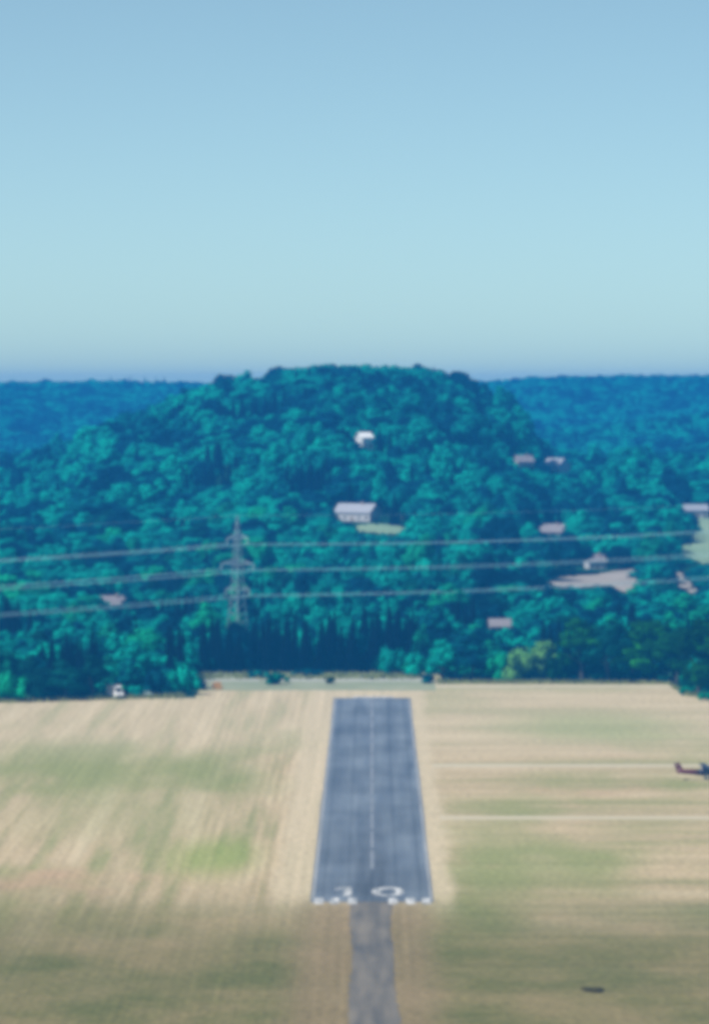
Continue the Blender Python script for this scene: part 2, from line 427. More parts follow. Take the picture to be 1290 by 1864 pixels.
def draped(name, mat, x0, x1, y0, y1, lift=0.35, nx=24, ny=24, kind='structure', ragged=0.15):
    """a patch of meadow or bare ground lying on the terrain, with an uneven outline"""
    vs, fs = [], []
    for j in range(ny + 1):
        for i in range(nx + 1):
            u, v = i / nx * 2 - 1, j / ny * 2 - 1
            q = u * math.sqrt(max(0, 1 - v * v / 2)); w = v * math.sqrt(max(0, 1 - u * u / 2))
            a = math.atan2(w, q)
            k = 1 + ragged * (math.sin(3 * a + x0) + 0.6 * math.sin(7 * a + y0)) * max(abs(u), abs(v))
            x, y = (x0 + x1) / 2 + (x1 - x0) / 2 * q * k, (y0 + y1) / 2 + (y1 - y0) / 2 * w * k
            vs.append((x, y, float(terrain(x, y)) + lift))
    for j in range(ny):
        for i in range(nx):
            a = j * (nx + 1) + i
            fs.append((a, a + 1, a + nx + 2, a + nx + 1))
    o = mesh_obj(name, vs, fs, mat, None, True)
    return tag(o, kind=kind)

def ragged_strip(name, mat, x0, x1, y0, y1, z, amp=0.5, n=120, along='y'):
    """long strip whose edges wander a little"""
    vs, fs = [], []
    for k in range(n + 1):
        t = k / n
        a = amp * (0.5 * math.sin(t * 7 + x0) + 0.3 * math.sin(t * 23 + y0) + 0.45 * random.uniform(-1, 1))
        b = amp * (0.5 * math.sin(t * 9 + x1) + 0.3 * math.sin(t * 29 + y1) + 0.45 * random.uniform(-1, 1))
        if along == 'y':
            y = y0 + (y1 - y0) * t; vs += [(x0 + a, y, z), (x1 + b, y, z)]
        else:
            x = x0 + (x1 - x0) * t; vs += [(x, y0 + a, z), (x, y1 + b, z)]
        if k:
            i = 2 * k
            fs.append((i - 2, i - 1, i + 1, i) if along == 'y' else (i - 2, i, i + 1, i - 1))
    return tag(mesh_obj(name, vs, fs, mat), kind='structure')

# ------------------------------------------------------------------ airfield
RW = 10.0
NEAR, FAR = 826.0, 1331.0
ragged_strip('stopway', M['old_asphalt'], -3.3, 3.3, 480, NEAR + 1, 0.020, 0.6, 400)
ragged_strip('runway', M['asphalt'], -RW, RW, NEAR, FAR, 0.028, 0.08, 160)
ragged_strip('track', M['pale_track'], 13.0, 140.0, 976, 983, 0.020, 0.5, 60, 'x')
ragged_strip('track', M['pale_track'], 13.0, 140.0, 1103, 1111, 0.020, 0.6, 60, 'x')
ragged_strip('rough_grass', M['rough_grass'], -46.0, 17.0, 1362, 1440, 0.024, 1.5, 60, 'x')
ragged_strip('access_road', M['gravel'], -50.0, 17.0, 1400, 1412, 0.03, 1.0, 60, 'x')
ragged_strip('field_margin', M['pale_track'], 17.0, 84.0, 1374, 1383, 0.022, 1.0, 60, 'x')
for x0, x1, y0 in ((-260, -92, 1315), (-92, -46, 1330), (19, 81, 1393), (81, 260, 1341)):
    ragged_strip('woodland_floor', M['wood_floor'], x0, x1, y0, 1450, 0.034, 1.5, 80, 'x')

def marking(name, x0, x1, y0, y1, label, mat='road_white', group=None, z=0.036):
    # paint worn away raggedly at its ends
    vs, fs = [], []
    nn = max(2, int((y1 - y0) / 1.0))
    for k in range(nn + 1):
        y = y0 + (y1 - y0) * k / nn
        vs += [(x0 + random.uniform(-.04, .04), y, z), (x1 + random.uniform(-.04, .04), y, z)]
        if k: fs.append((2 * k - 2, 2 * k - 1, 2 * k + 1, 2 * k))
    o = mesh_obj(name, vs, fs, M[mat])
    return tag(o, label, 'marking', group)

y = 880.0
order = ['nearest to the number', 'second from the number', 'third from the number', 'fourth from the number', 'fifth from the number', 'sixth from the number',
         'seventh from the number', 'eighth from the number', 'ninth from the number', 'tenth from the number', 'eleventh from the number', 'last before the far end']
k = 0
while k < 12:
    marking('center_line_dash', -0.3, 0.3, y, y + 34, 'faded centre line dash of the runway, ' + order[k], 'center_line', 'centre line dashes')
    y += 37.5; k += 1
marking('edge_line', -RW + 0.25, -RW + 0.65, NEAR + 4, FAR - 3, 'thin faded white line along the left runway edge', 'edge_paint')
marking('edge_line', RW - 0.65, RW - 0.25, NEAR + 4, FAR - 3, 'thin faded white line along the right runway edge', 'edge_paint')
marking('threshold_bar', -5.0, 5.5, FAR + 0.5, FAR + 5, 'white bar across the far end of the runway', 'road_white', None, 0.040)
sides = ['leftmost', 'second from the left', 'third from the left', 'third from the right', 'second from the right', 'rightmost']
for k, xc in enumerate((-8.6, -6.1, -3.2, 3.4, 6.2, 8.8)):
    marking('threshold_stripe', xc - 0.75, xc + 0.75, NEAR - 3.0, NEAR + 5.5, sides[k] + ' white stripe at the near end of the runway', 'road_white', 'threshold stripes')
# painted runway number
num = empty('runway_number', (0, 835, 0.036))
tag(num, 'white painted number ten behind the near threshold stripes', 'marking')
def digit(polys):
    mb = MB()
    for p in polys: mb.add([(a, b, 0) for a, b in p], [tuple(range(len(p)))])
    return mb.build('digit', M['road_white'], num)
digit([[(-4.6, 0), (-3.4, 0), (-3.4, 14), (-4.6, 14)], [(-6.2, 10), (-4.6, 12), (-4.6, 14), (-6.2, 11.6)]])
o_in = [(1.3 * math.cos(t), 4.6 * math.sin(t)) for t in np.linspace(0, 2 * math.pi, 25)[:-1]]
o_out = [(2.7 * math.cos(t), 7.0 * math.sin(t)) for t in np.linspace(0, 2 * math.pi, 25)[:-1]]
mb = MB()
mb.add([(2.6 + a, 7 + b, 0) for a, b in o_in] + [(2.6 + a, 7 + b, 0) for a, b in o_out], [(i, 24 + i, 24 + (i + 1) % 24, (i + 1) % 24) for i in range(24)])
mb.build('digit', M['road_white'], num)

# ------------------------------------------------------------------ picture-to-ground helpers
def at(px, d): return (px - HX) * d / F
def ground_d(py): return F * CAMZ / (py - HY)
def on_slope(px, py, lift=0.0, dmin=1500, dmax=3300):
    """first point along the line of sight where it comes within lift of the terrain"""
    d = np.arange(dmin, dmax, 4.0)
    z = CAMZ - (py - HY) * d / F
    t = terrain(at(px, d), d) + lift
    hit = np.nonzero(z <= t)[0]
    i = hit[0] if len(hit) else len(d) - 1
    return float(at(px, d[i])), float(d[i])

caps = []        # (px0, px1, py, d, reach): trees standing in front of d keep their tops below row py
clear = []       # (x, y, radius, px0, px1, corridor depth): kept free of trees

# ------------------------------------------------------------------ houses and barns on the slopes
def building(name, label, cat, px, py, w, dep, hw, hr, rz, wall, roof, nwin=3, storeys=1, chimney=False, bigdoor=False, group=None, dmin=1500, lift=3.0, clr=40, show=0.75, up=0.0, rad=0.0):
    x, d = on_slope(px, py, lift, dmin)
    z = float(terrain(x, d)) - 0.6 + up
    e = empty(name, (x, d, z), rz)
    tag(e, label, cat, group)
    a, b = w / 2, dep / 2
    mb = MB()
    gable = [(-b, -1.5 - up), (b, -1.5 - up), (b, hw), (0, hw + hr), (-b, hw)]
    mb.prism(gable, 'x', -a, a)
    mb.build('wall', M[wall], e)
    o = 0.45
    s = hr / b
    mb = MB()
    prof = [(-b - o, hw - o * s + 0.05), (0, hw + hr + 0.05), (b + o, hw - o * s + 0.05), (b + o, hw - o * s + 0.30), (0, hw + hr + 0.32), (-b - o, hw - o * s + 0.30)]
    mb.prism(prof, 'x', -a - o, a + o)
    ro = mb.build('roof', M[roof], e)
    if chimney:
        MB().box(a * .3, a * .3 + .7, -.9, -.3, hw + hr * .5, hw + hr + 1.1).build('chimney', M['roof_tile'], ro)
    for st in range(storeys):
        for k in range(nwin):
            xc = -a + w * (k + 0.5) / nwin
            zz = 1.1 + st * 2.7
            if st == 0 and k == nwin // 2: continue
            f = MB().box(xc - .62, xc + .62, -b - .06, -b + .05, zz, zz + 1.35).build('window', M['white_paint'], e)
            MB().box(xc - .52, xc + .52, -b - .075, -b - .03, zz + .1, zz + 1.25).build('pane', M['dark_glass'], f)
            MB().box(xc - .75, xc + .75, -b - .16, -b + .02, zz - .12, zz - .01).build('sill', M['concrete'], f)
    xc = -a + w * (nwin // 2 + 0.5) / nwin
    dw, dh = (1.9, 3.2) if bigdoor else (0.55, 2.1)
    dr = MB().box(xc - dw, xc + dw, -b - .07, -b + .05, 0.3, dh).build('door', M['timber'], e)
    MB().box(xc + dw * .7, xc + dw * .78, -b - .13, -b - .06, 1.2, 1.35).build('handle', M['metal'], dr)
    f = MB().box(-a - .06, -a + .05, -.6, .6, hw - .9, hw + .3).build('window', M['white_paint'], e)
    MB().box(-a - .075, -a - .03, -.5, .5, hw - .8, hw + .2).build('pane', M['dark_glass'], f)
    half = (w + dep) * 0.42
    clear.append((x, d, max(w, dep) * 0.62 + rad, px - half * F / d, px + half * F / d, 6))
    caps.append((px - half * F / d - 6, px + half * F / d + 6, HY + F * (CAMZ - z - hw * show) / d, d, 260))
    return e

building('chapel', 'small bright white gabled house alone high on the wooded hill', 'house', 663, 808, 5.5, 5.5, 5.0, 2.0, R(30), 'white_paint', 'white_paint', 2, 1, show=0.1, up=1.5, rad=4)
building('long_house', 'long pale lavender roofed house in the middle of the wooded hill', 'house', 650, 934, 17, 8, 3.8, 3.2, R(-32), 'plaster', 'roof_light', 5, 1, True, show=0.2, rad=3)
building('house', 'small grey house left of the tilted roof below the hill', 'house', 952, 846, 8, 7, 3.5, 2.6, R(20), 'plaster_warm', 'roof_grey', 3, 1, True, show=0.4, up=1.5, rad=7)
building('house', 'small house above the wide sandy clearing', 'house', 1083, 1022, 7, 6, 3.6, 2.4, R(15), 'plaster', 'roof_grey', 3, 1, True, clr=40)
building('house', 'white roofed house above the pale meadow at the right edge', 'house', 1262, 929, 12, 8, 3.6, 2.4, R(5), 'plaster', 'roof_light', 4, 1, False, clr=60)
building('house', 'greyish house half hidden in trees left above the sandy clearing', 'house', 1005, 966, 13, 8, 3.2, 3.0, R(-15), 'plaster_warm', 'roof_grey', 4, 1, True, clr=40)
building('house', 'pale roof among trees below the power lines on the left', 'house', 204, 1101, 8, 6, 3.4, 2.6, R(12), 'plaster_warm', 'roof_grey', 3, 1, True, dmin=1480, clr=40)
building('house', 'low pale house above the yellow green bush', 'house', 914, 1136, 8, 6, 2.8, 2.0, R(4), 'plaster', 'roof_grey', 4, 1, dmin=1480, clr=40)

building('hall', 'pale lavender tilted roof at the right foot of the wooded hill', 'building', 1012, 866, 11, 10, 4.2, 3.4, R(-42), 'plaster', 'roof_light', 3, 1, show=0.1, up=5.0, rad=24)

# meadows and sandy clearings on the slopes: outlines as seen from the airfield, laid on the terrain
def clearing(name, mat, outline, dmin=1500, dmax=3300, reach=260, lift=0.3):
    px = np.array([p[0] for p in outline], float); py = np.array([p[1] for p in outline], float)
    n_ = len(px)
    cols = np.linspace(px.min() + .5, px.max() - .5, 34)
    vs, fs, prev = [], [], None
    for c in cols:
        hits = []
        for k in range(n_):
            x0, y0, x1, y1 = px[k], py[k], px[(k + 1) % n_], py[(k + 1) % n_]
            if (x0 - c) * (x1 - c) < 0: hits.append(y0 + (y1 - y0) * (c - x0) / (x1 - x0))
        if len(hits) < 2: prev = None; continue
        t_, u_ = min(hits) + random.uniform(-2, 2), max(hits) + random.uniform(-2, 2)
        far = on_slope(c, t_, 0, dmin, dmax)[1]; nr = on_slope(c, u_, 0, dmin, dmax)[1]
        if far - nr < 4: far = nr + 4
        row = []
        for k in range(9):
            d = nr + (far - nr) * k / 8; x = at(c, d)
            row.append(len(vs)); vs.append((x, d, float(terrain(x, d)) + lift))
        if prev is not None:
            for k in range(8): fs.append((prev[k], row[k], row[k + 1], prev[k + 1]))
        prev = row
        w = (cols[1] - cols[0]) * .6
        clear.append((0, 0, 0, c - w, c + w, 0, nr - 4, far + 2))
        caps.append((c - w - 4, c + w + 4, u_ - 1, nr, reach))
    return tag(mesh_obj(name, vs, fs, M[mat], None, True), kind='structure')
clearing('sandy_clearing', 'sand', [(978, 1060), (1040, 1052), (1100, 1046), (1150, 1036), (1178, 1036), (1176, 1086), (1140, 1082), (1105, 1068), (1050, 1070), (1000, 1067)])
clearing('sandy_bank', 'sand', [(1200, 1038), (1232, 1040), (1262, 1062), (1290, 1090), (1288, 1102), (1250, 1078), (1222, 1066)])
clearing('meadow', 'meadow_pale', [(1256, 946), (1340, 940), (1360, 1032), (1270, 1026), (1232, 1004), (1262, 984)])
clearing('meadow', 'meadow_pale', [(640, 960), (690, 956), (744, 964), (742, 974), (700, 974), (650, 968)])

# ------------------------------------------------------------------ tree prototypes
def leaf_mesh(name, lobes, per, size, seed, squash=0.8):
    """crown of many small leaf clumps spread over overlapping lobes, shaded by the lobe they belong to"""
    r = np.random.default_rng(seed)
    V, Fc, N = [], [], []
    for (c, rad) in lobes:
        c = np.array(c)
        cnt = max(12, int(per * rad * rad))
        dirs = r.normal(size=(cnt, 3)); dirs /= np.linalg.norm(dirs, axis=1)[:, None]
        dirs[:, 2] = np.where(dirs[:, 2] < -0.5, -dirs[:, 2], dirs[:, 2])
        for dv in dirs:
            rr_ = rad * r.uniform(0.70, 1.08)
            p = c + dv * rr_ * np.array([1, 1, squash])
            nrm = dv + r.normal(size=3) * 0.38; nrm /= np.linalg.norm(nrm)
            t = np.cross(nrm, r.normal(size=3)); t /= np.linalg.norm(t); b = np.cross(nrm, t)
            s = size * r.uniform(0.6, 1.3)
            i = len(V)
            k1, k2 = r.uniform(0.7, 1.2, 2)
            V += [p - t * s * k1, p - b * s * 0.7 , p + t * s * k2, p + b * s * 0.8]
            Fc.append((i, i + 1, i + 2, i + 3)); N += [dv * 0.7 + nrm * 0.5] * 4
    return V, Fc, N

def core_mesh(lobes, squash=0.8, k=0.78):
    V, Fc, N = [], [], []
    bm = bmesh.new(); bmesh.ops.create_icosphere(bm, subdivisions=1, radius=1)
    base = [np.array(v.co) for v in bm.verts]; tri = [tuple(v.index for v in f.verts) for f in bm.faces]; bm.free()
    for (c, rad) in lobes:
        i = len(V)
        for b in base:
            V.append(np.array(c) + b * rad * k * np.array([1, 1, squash])); N.append(b)
        Fc += [tuple(q + i for q in t) for t in tri]
    return V, Fc, N

def make_crown(name, lobes, per, size, seed, mat, squash=0.8):
    V, Fc, N = leaf_mesh(name, lobes, per, size, seed, squash)
    V2, F2, N2 = core_mesh(lobes, squash)
    o = len(V)
    V += V2; Fc += [tuple(i + o for i in f) for f in F2]; N += N2
    me = bpy.data.meshes.new(name)
    me.from_pydata([tuple(map(float, v)) for v in V], [], Fc)
    me.materials.append(mat)
    me.polygons.foreach_set('use_smooth', [True] * len(me.polygons))
    nn = np.array(N); nn /= np.linalg.norm(nn, axis=1)[:, None]
    me.normals_split_custom_set_from_vertices([tuple(map(float, q)) for q in nn])
    me.update()
    return me

def make_trunk(h, r, lean, seed, limbs=5):
    rr_ = random.Random(seed)
    mb = MB()
    p = [Vector((0, 0, -0.6)), Vector((lean * .3, 0, h * .3)), Vector((lean, lean * .4, h * .62)), Vector((lean * 1.2, lean * .3, h * .9))]
    for k in range(3):
        mb.bar(p[k], p[k + 1], r * (1 - k * .28), r * (1 - (k + 1) * .28), 7)
    for k in range(limbs):
        a = rr_.uniform(0, 6.28); z0 = h * rr_.uniform(.28, .6)
        s = Vector((lean * .6, 0, z0))
        mb.bar(s, s + Vector((math.cos(a) * h * .25, math.sin(a) * h * .25, h * .22)), r * .38, r * .12, 5)
    me = bpy.data.meshes.new('trunk')
    me.from_pydata(mb.v, [], mb.f); me.materials.append(M['bark']); me.update()
    return me

PROTO = {}
def broadleaf(seed, tall=1.0):
    """unit: about 10 m high, 8 m wide"""
    r = random.Random(seed)
    lobes = [((0, 0, 6.2 * tall), 2.7)]
    n = r.randint(8, 11)
    for k in range(n):
        a = 2 * math.pi * k / n + r.uniform(-.3, .3)
        z = r.uniform(2.3, 7.4) * tall
        w = 2.5 * math.sin(max(.25, min(1, (9.2 * tall - z) / (6.2 * tall))) * 1.7)
        lobes.append(((math.cos(a) * w, math.sin(a) * w, z), r.uniform(1.25, 2.0)))
    lobes.append(((r.uniform(-.8, .8), r.uniform(-.8, .8), 8.3 * tall), 1.6))
    return lobes
def shrub(seed):
    r = random.Random(seed)
    lobes = [((0, 0, 1.6), 1.7)]
    for k in range(9):
        a = r.uniform(0, 6.28); w = r.uniform(1.0, 2.4)
        lobes.append(((math.cos(a) * w, math.sin(a) * w, r.uniform(.6, 2.3)), r.uniform(.8, 1.35)))
    return lobes

def wide_crown(seed):
    r = random.Random(seed)
    lobes = [((0, 0, 5.6), 2.6)]
    for k in range(12):
        a = 2 * math.pi * k / 12 + r.uniform(-.3, .3); w = r.uniform(2.0, 3.4)
        lobes.append(((math.cos(a) * w, math.sin(a) * w, r.uniform(3.0, 6.6)), r.uniform(1.3, 2.1)))
    for k in range(3): lobes.append(((r.uniform(-1.6, 1.6), r.uniform(-1.6, 1.6), 7.6), 1.8))
    return lobes
for k in range(2):
    PROTO['broadleaf', 5 + k] = (make_crown('broadleaf_crown', wide_crown(120 + k), 15, 0.46, 140 + k, M['leaf_teal'], 0.85), make_trunk(6.5, 0.36, 0.3, 50 + k))
for k in range(5):
    PROTO['broadleaf', k] = (make_crown('broadleaf_crown', broadleaf(20 + k, 1.0 + 0.08 * (k % 3)), 17, 0.44, 40 + k, M['leaf_teal'], 0.85), make_trunk(7.0, 0.34, 0.3 * (k - 2), k))
for k in range(2):
    PROTO['shrub', k] = (make_crown('shrub_crown', shrub(70 + k), 26, 0.30, 80 + k, M['leaf_green'], 0.8), make_trunk(2.2, 0.12, 0.2, 9 + k, 6))
def spruce_mesh(seed):
    r = np.random.default_rng(seed)
    V, Fc, N = [], [], []
    H, Rm = 10.0, 2.1
    for i in range(20):
        z = 0.7 + 9.1 * i / 19
        rad = Rm * (1 - z / (H + .3)) + 0.12
        nb = max(5, int(13 * rad / Rm) + 3)
        for j in range(nb):
            a = 2 * math.pi * (j + r.uniform(-.3, .3)) / nb + i * .7
            L = rad * r.uniform(.75, 1.15)
            c, s = math.cos(a), math.sin(a)
            w = 0.33 * L + .1
            i0 = len(V)
            V += [np.array((0, 0, z + .25)), np.array((c * L * .6 - s * w, s * L * .6 + c * w, z - .12)), np.array((c * L, s * L, z - .35 - .1 * L)), np.array((c * L * .6 + s * w, s * L * .6 - c * w, z - .12))]
            Fc.append((i0, i0 + 3, i0 + 2, i0 + 1)); N += [np.array((c * .6, s * .6, .75))] * 4
    i0 = len(V)
    for z, rad in ((0.6, 1.35), (5, .75), (9.8, .03)):
        for j in range(8):
            t = j * math.pi / 4; V.append(np.array((rad * math.cos(t), rad * math.sin(t), z))); N.append(np.array((math.cos(t), math.sin(t), .3)))
    for q in range(2):
        for j in range(8):
            Fc.append((i0 + q * 8 + j, i0 + q * 8 + (j + 1) % 8, i0 + q * 8 + 8 + (j + 1) % 8, i0 + q * 8 + 8 + j))
    me = bpy.data.meshes.new('spruce_crown')
    me.from_pydata([tuple(map(float, v)) for v in V], [], Fc); me.materials.append(M['needle'])
    me.polygons.foreach_set('use_smooth', [True] * len(me.polygons))
    nn = np.array(N); nn /= np.linalg.norm(nn, axis=1)[:, None]
    me.normals_split_custom_set_from_vertices([tuple(map(float, q)) for q in nn]); me.update()
    return me
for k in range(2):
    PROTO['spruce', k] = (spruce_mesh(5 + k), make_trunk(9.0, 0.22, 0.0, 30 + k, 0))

LEAF = {'teal': 'leaf_teal', 'green': 'leaf_green', 'deep': 'leaf_deep', 'pale': 'leaf_pale', 'needle': 'needle', 'olive': 'leaf_olive'}
def plant(name, label, cat, kind, var, x, y, sx, sz, colour, group, rz=None):
    cr, tk = PROTO[kind, var]
    e = empty(name, (x, y, float(terrain(x, y))), random.uniform(0, 6.28) if rz is None else rz)
    e.scale = (sx, sx * random.uniform(.9, 1.1), sz)
    tag(e, label, cat, group)
    c = bpy.data.objects.new('crown', cr); link(c, e)
    c.material_slots[0].link = 'OBJECT'; c.material_slots[0].material = M[LEAF[colour]]
    t = bpy.data.objects.new('trunk', tk); link(t, e)
    return e

# ------------------------------------------------------------------ edge of the wood: trees and shrubs one can pick out
def edge_d(px):
    return np.interp(px, [-400, 0, 335, 352, 785, 800, 1215, 1250, 1700], [1300, 1316, 1338, 1436, 1436, 1396, 1394, 1342, 1330])

FRONT = [  # px, base py, width px, height px, kind, colour, label
    (12, 1279, 70, 58, 'shrub', 'green', 'green shrub at the left picture edge, at the corner of the dry field'),
    (62, 1277, 66, 52, 'shrub', 'green', 'green shrub second from the left along the field edge'),
    (118, 1275, 74, 64, 'broadleaf', 'green', 'small green tree left of the white van'),
    (168, 1273, 66, 78, 'broadleaf', 'green', 'green tree standing just behind the left side of the white van'),
    (232, 1268, 60, 66, 'broadleaf', 'teal', 'teal tree standing just behind the right side of the white van'),
    (285, 1268, 60, 52, 'shrub', 'teal', 'teal shrub behind the pale covered trailer'),
    (335, 1266, 62, 56, 'shrub', 'teal', 'round teal shrub at the left end of the gravel road'),
    (505, 1247, 46, 24, 'shrub', 'green', 'low green shrub on the gravel strip left of the runway axis'),
    (470, 1236, 40, 16, 'shrub', 'teal', 'low teal shrub in front of the dark spruces, left'),
    (600, 1246, 24, 13, 'shrub', 'deep', 'tiny dark shrub just left of the runway end'),
    (560, 1231, 60, 14, 'shrub', 'teal', 'flat teal shrub at the foot of the dark spruces'),
    (712, 1229, 66, 52, 'shrub', 'teal', 'rounded teal shrub right of the dark spruces'),
    (760, 1231, 60, 46, 'shrub', 'teal', 'teal shrub beyond the right corner of the runway'),
    (806, 1241, 70, 74, 'broadleaf', 'teal', 'first teal tree right of the runway end'),
    (858, 1241, 76, 78, 'broadleaf', 'teal', 'second teal tree right of the runway end'),
    (908, 1242, 52, 56, 'shrub', 'green', 'green shrub left of the yellow green bush'),
    (955, 1242, 84, 66, 'shrub', 'pale', 'pale yellow green bush on the field edge right of the runway'),
    (990, 1240, 50, 74, 'broadleaf', 'pale', 'pale yellow green small tree behind the yellow green bush'),
    (1020, 1243, 50, 48, 'shrub', 'deep', 'dark green shrub right of the yellow green bush'),
    (1060, 1242, 115, 103, 'broadleaf', 'deep', 'deep green tree right of the yellow green bush'),
    (1108, 1243, 107, 108, 'broadleaf', 'green', 'bright green tree on the field edge at the right'),
    (1150, 1243, 87, 75, 'broadleaf', 'deep', 'dark green tree right of the bright green one'),
    (1190, 1241, 112, 112, 'broadleaf', 'deep', 'broad dark green tree near the right field corner'),
    (1232, 1246, 95, 92, 'broadleaf', 'deep', 'rounded green tree at the right field corner'),
    (1272, 1268, 100, 120, 'broadleaf', 'deep', 'dark tree at the right picture edge reaching into the field'),
    (1312, 1272, 112, 129, 'broadleaf', 'deep', 'dark tree cut off by the right picture edge'),
    (1083, 1807, 64, 7, 'shrub', 'olive', 'flat dark bush alone in the meadow before the runway')]
placed = []
SIZE = {'broadleaf': (8.2, 9.9), 'shrub': (6.4, 3.4), 'spruce': (4.2, 10.0)}
for px, py, w, h, kd, col, lab in FRONT:
    d = ground_d(py); x = at(px, d)
    ww, hh = w * d / F, h * d / F
    s0 = SIZE[kd]
    nm = 'shrub' if kd == 'shrub' else 'tree'
    plant(nm, lab, nm, kd, random.randrange(7 if kd == 'broadleaf' else 2), x, d, ww / s0[0] * 1.08, hh / s0[1] * 1.08, col, 'plants along the field edge')
    placed.append((x, d, ww / 2, hh))

fill = [(26, 1284), (92, 1280), (142, 1278), (250, 1276), (310, 1272), (355, 1262), (782, 1250), (830, 1247), (884, 1247), (934, 1248), (1040, 1248), (1085, 1249), (1130, 1248), (1168, 1249), (1212, 1250), (1252, 1270), (1296, 1282)]
fl = ['below the first two field shrubs at left', 'between the second field shrub and the small green tree', 'at the foot of the small green tree', 'right behind the van', 'right of the covered trailer', 'at the corner by the gravel road',
      'at the right runway corner', 'between the first two teal trees', 'right of the second teal tree', 'at the left foot of the yellow green bush', 'left of the deep green tree', 'between the deep green and the bright green tree', 'right of the bright green tree',
      'left of the broad dark green tree', 'right of the broad dark green tree', 'at the corner where the field steps back', 'at the right picture edge']
for (px, py), t in zip(fill, fl):
    d = ground_d(py - 4); x = at(px, d); ww = random.uniform(5.5, 8); hh = random.uniform(2.2, 3.6)
    plant('shrub', 'low bushy shrub ' + t, 'shrub', 'shrub', random.randrange(2), x, d + 4, ww / 6.4, hh / 3.4, 'green' if px < 200 or px > 1080 else 'teal', 'plants along the field edge')

def fringe():
    mb = MB()
    for px0, px1 in ((-60, 345), (795, 1330), (352, 790)):
        for k in range(int((px1 - px0) * (5 if px0 != 352 else 3))):
            px = random.uniform(px0, px1)
            d = float(edge_d(px)) + random.gauss(-1.5, 2.2) - (random.uniform(0, 25) if px0 == 352 else 0)
            x = at(px, d); a = random.uniform(0, 3.14); w = random.uniform(.15, .45); h = random.uniform(.3, 1.1)
            c, q = math.cos(a) * w, math.sin(a) * w
            mb.add([(x - c, d - q, 0), (x + c, d + q, 0), (x + c * .6 + random.uniform(-.2, .2), d + q * .6, h), (x - c * .4, d - q * .4, h * .8)], [(0, 1, 2, 3)])
    o = mesh_obj('long_grass', mb.v, mb.f, M['grass_blade'])
    tag(o, 'long pale grass along the edge of the wood', 'grass', None, 'stuff')
fringe()

# ------------------------------------------------------------------ the wood behind
DARKPY = [  # px range, top and bottom row of each dark stand or shaded hole, its shade put into near-black spruces
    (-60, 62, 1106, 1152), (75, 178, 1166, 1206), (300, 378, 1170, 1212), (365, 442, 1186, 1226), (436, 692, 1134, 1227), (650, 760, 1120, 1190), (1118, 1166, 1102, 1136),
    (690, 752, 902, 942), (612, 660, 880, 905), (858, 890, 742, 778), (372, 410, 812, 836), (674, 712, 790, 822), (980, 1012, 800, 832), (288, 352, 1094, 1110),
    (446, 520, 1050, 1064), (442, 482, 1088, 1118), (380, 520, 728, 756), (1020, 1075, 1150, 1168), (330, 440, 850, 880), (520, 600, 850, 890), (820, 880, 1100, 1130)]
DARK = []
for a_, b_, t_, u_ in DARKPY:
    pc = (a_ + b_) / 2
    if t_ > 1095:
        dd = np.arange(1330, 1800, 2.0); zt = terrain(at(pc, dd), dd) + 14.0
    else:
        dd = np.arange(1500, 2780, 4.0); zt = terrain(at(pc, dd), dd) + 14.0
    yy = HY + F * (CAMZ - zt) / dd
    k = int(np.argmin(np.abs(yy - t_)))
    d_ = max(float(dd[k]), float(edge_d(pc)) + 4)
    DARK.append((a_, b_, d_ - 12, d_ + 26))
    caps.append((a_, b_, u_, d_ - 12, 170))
def dark_at(px, y):
    o = np.zeros(len(px), bool)
    for a, b, c, e in DARK: o |= (px > a) & (px < b) & (y > c) & (y < e)
    return o

def scatter(d0, d1, sp, margin):
    ys = np.arange(d0, d1, sp * 0.87)
    out = []
    for j, yy in enumerate(ys):
        hw = (645 + margin) * yy / F
        c = -32 * yy / F
        xs = np.arange(c - hw, c + hw, sp) + (sp / 2 if j % 2 else 0)
        q = np.stack([xs + rng.uniform(-.42, .42, len(xs)) * sp, yy + rng.uniform(-.42, .42, len(xs)) * sp], 1)
        out.append(q)
    return np.concatenate(out)
pts = np.concatenate([scatter(1318, 1700, 7.0, 420), scatter(1700, 3220, 9.6, 380), scatter(3220, 5330, 9.5, 300)])
X, Y = pts[:, 0], pts[:, 1]
PX = HX + X * F / Y
dk = dark_at(PX, Y)
keep = Y > edge_d(PX) + np.where(dk, 2.0, 5.0)
def cnoise(x, y, s, seed):
    r = np.random.default_rng(seed); v = np.zeros_like(x)
    for _ in range(5):
        a = r.uniform(0, 6.28); f = s * r.uniform(.6, 1.6); v += np.sin(f * (x * math.cos(a) + y * math.sin(a)) + r.uniform(0, 6.28))
    return v / 2.2
keep &= ~((cnoise(X, Y, .09, 3) < -0.85) & ~dk)                       # small gaps in the canopy
for c in clear:
    if len(c) == 6:
        x, d, rad, p0, p1, dep = c
        keep &= ~((np.hypot(X - x, Y - d) < rad + 3) | ((PX > p0) & (PX < p1) & (Y < d) & (Y > d - dep)))
    else:
        keep &= ~((PX > c[3]) & (PX < c[4]) & (Y > c[6]) & (Y < c[7]))
for (x, d, rw, hh) in placed:
    keep &= ~((np.abs(X - x) < rw * .9) & (Y < d + 5) & (Y > d - 12))
keep &= ~((np.abs(PX - 432) < 16) & (np.abs(Y - 1550) < 6))
X, Y, PX, dk = X[keep], Y[keep], PX[keep], dk[keep]
n = len(X)
big = np.where(Y > 3220, 1.25, np.where(Y > 1700, 1.28, 1.05))
sx = rng.uniform(.7, 1.4, n) * big * np.where(Y > 1700, 1.12, 1.0)
sz = rng.uniform(.72, 1.15, n) * big * (1 + .2 * cnoise(X, Y, .03, 8))
em = rng.random(n) < .09; sz = np.where(em, sz * 1.3, sz); sx = np.where(em, sx * 1.35, sx)      # a few big old trees
sz = np.where(Y > 3220, .8 + .3 * (sz - .8), sz) 
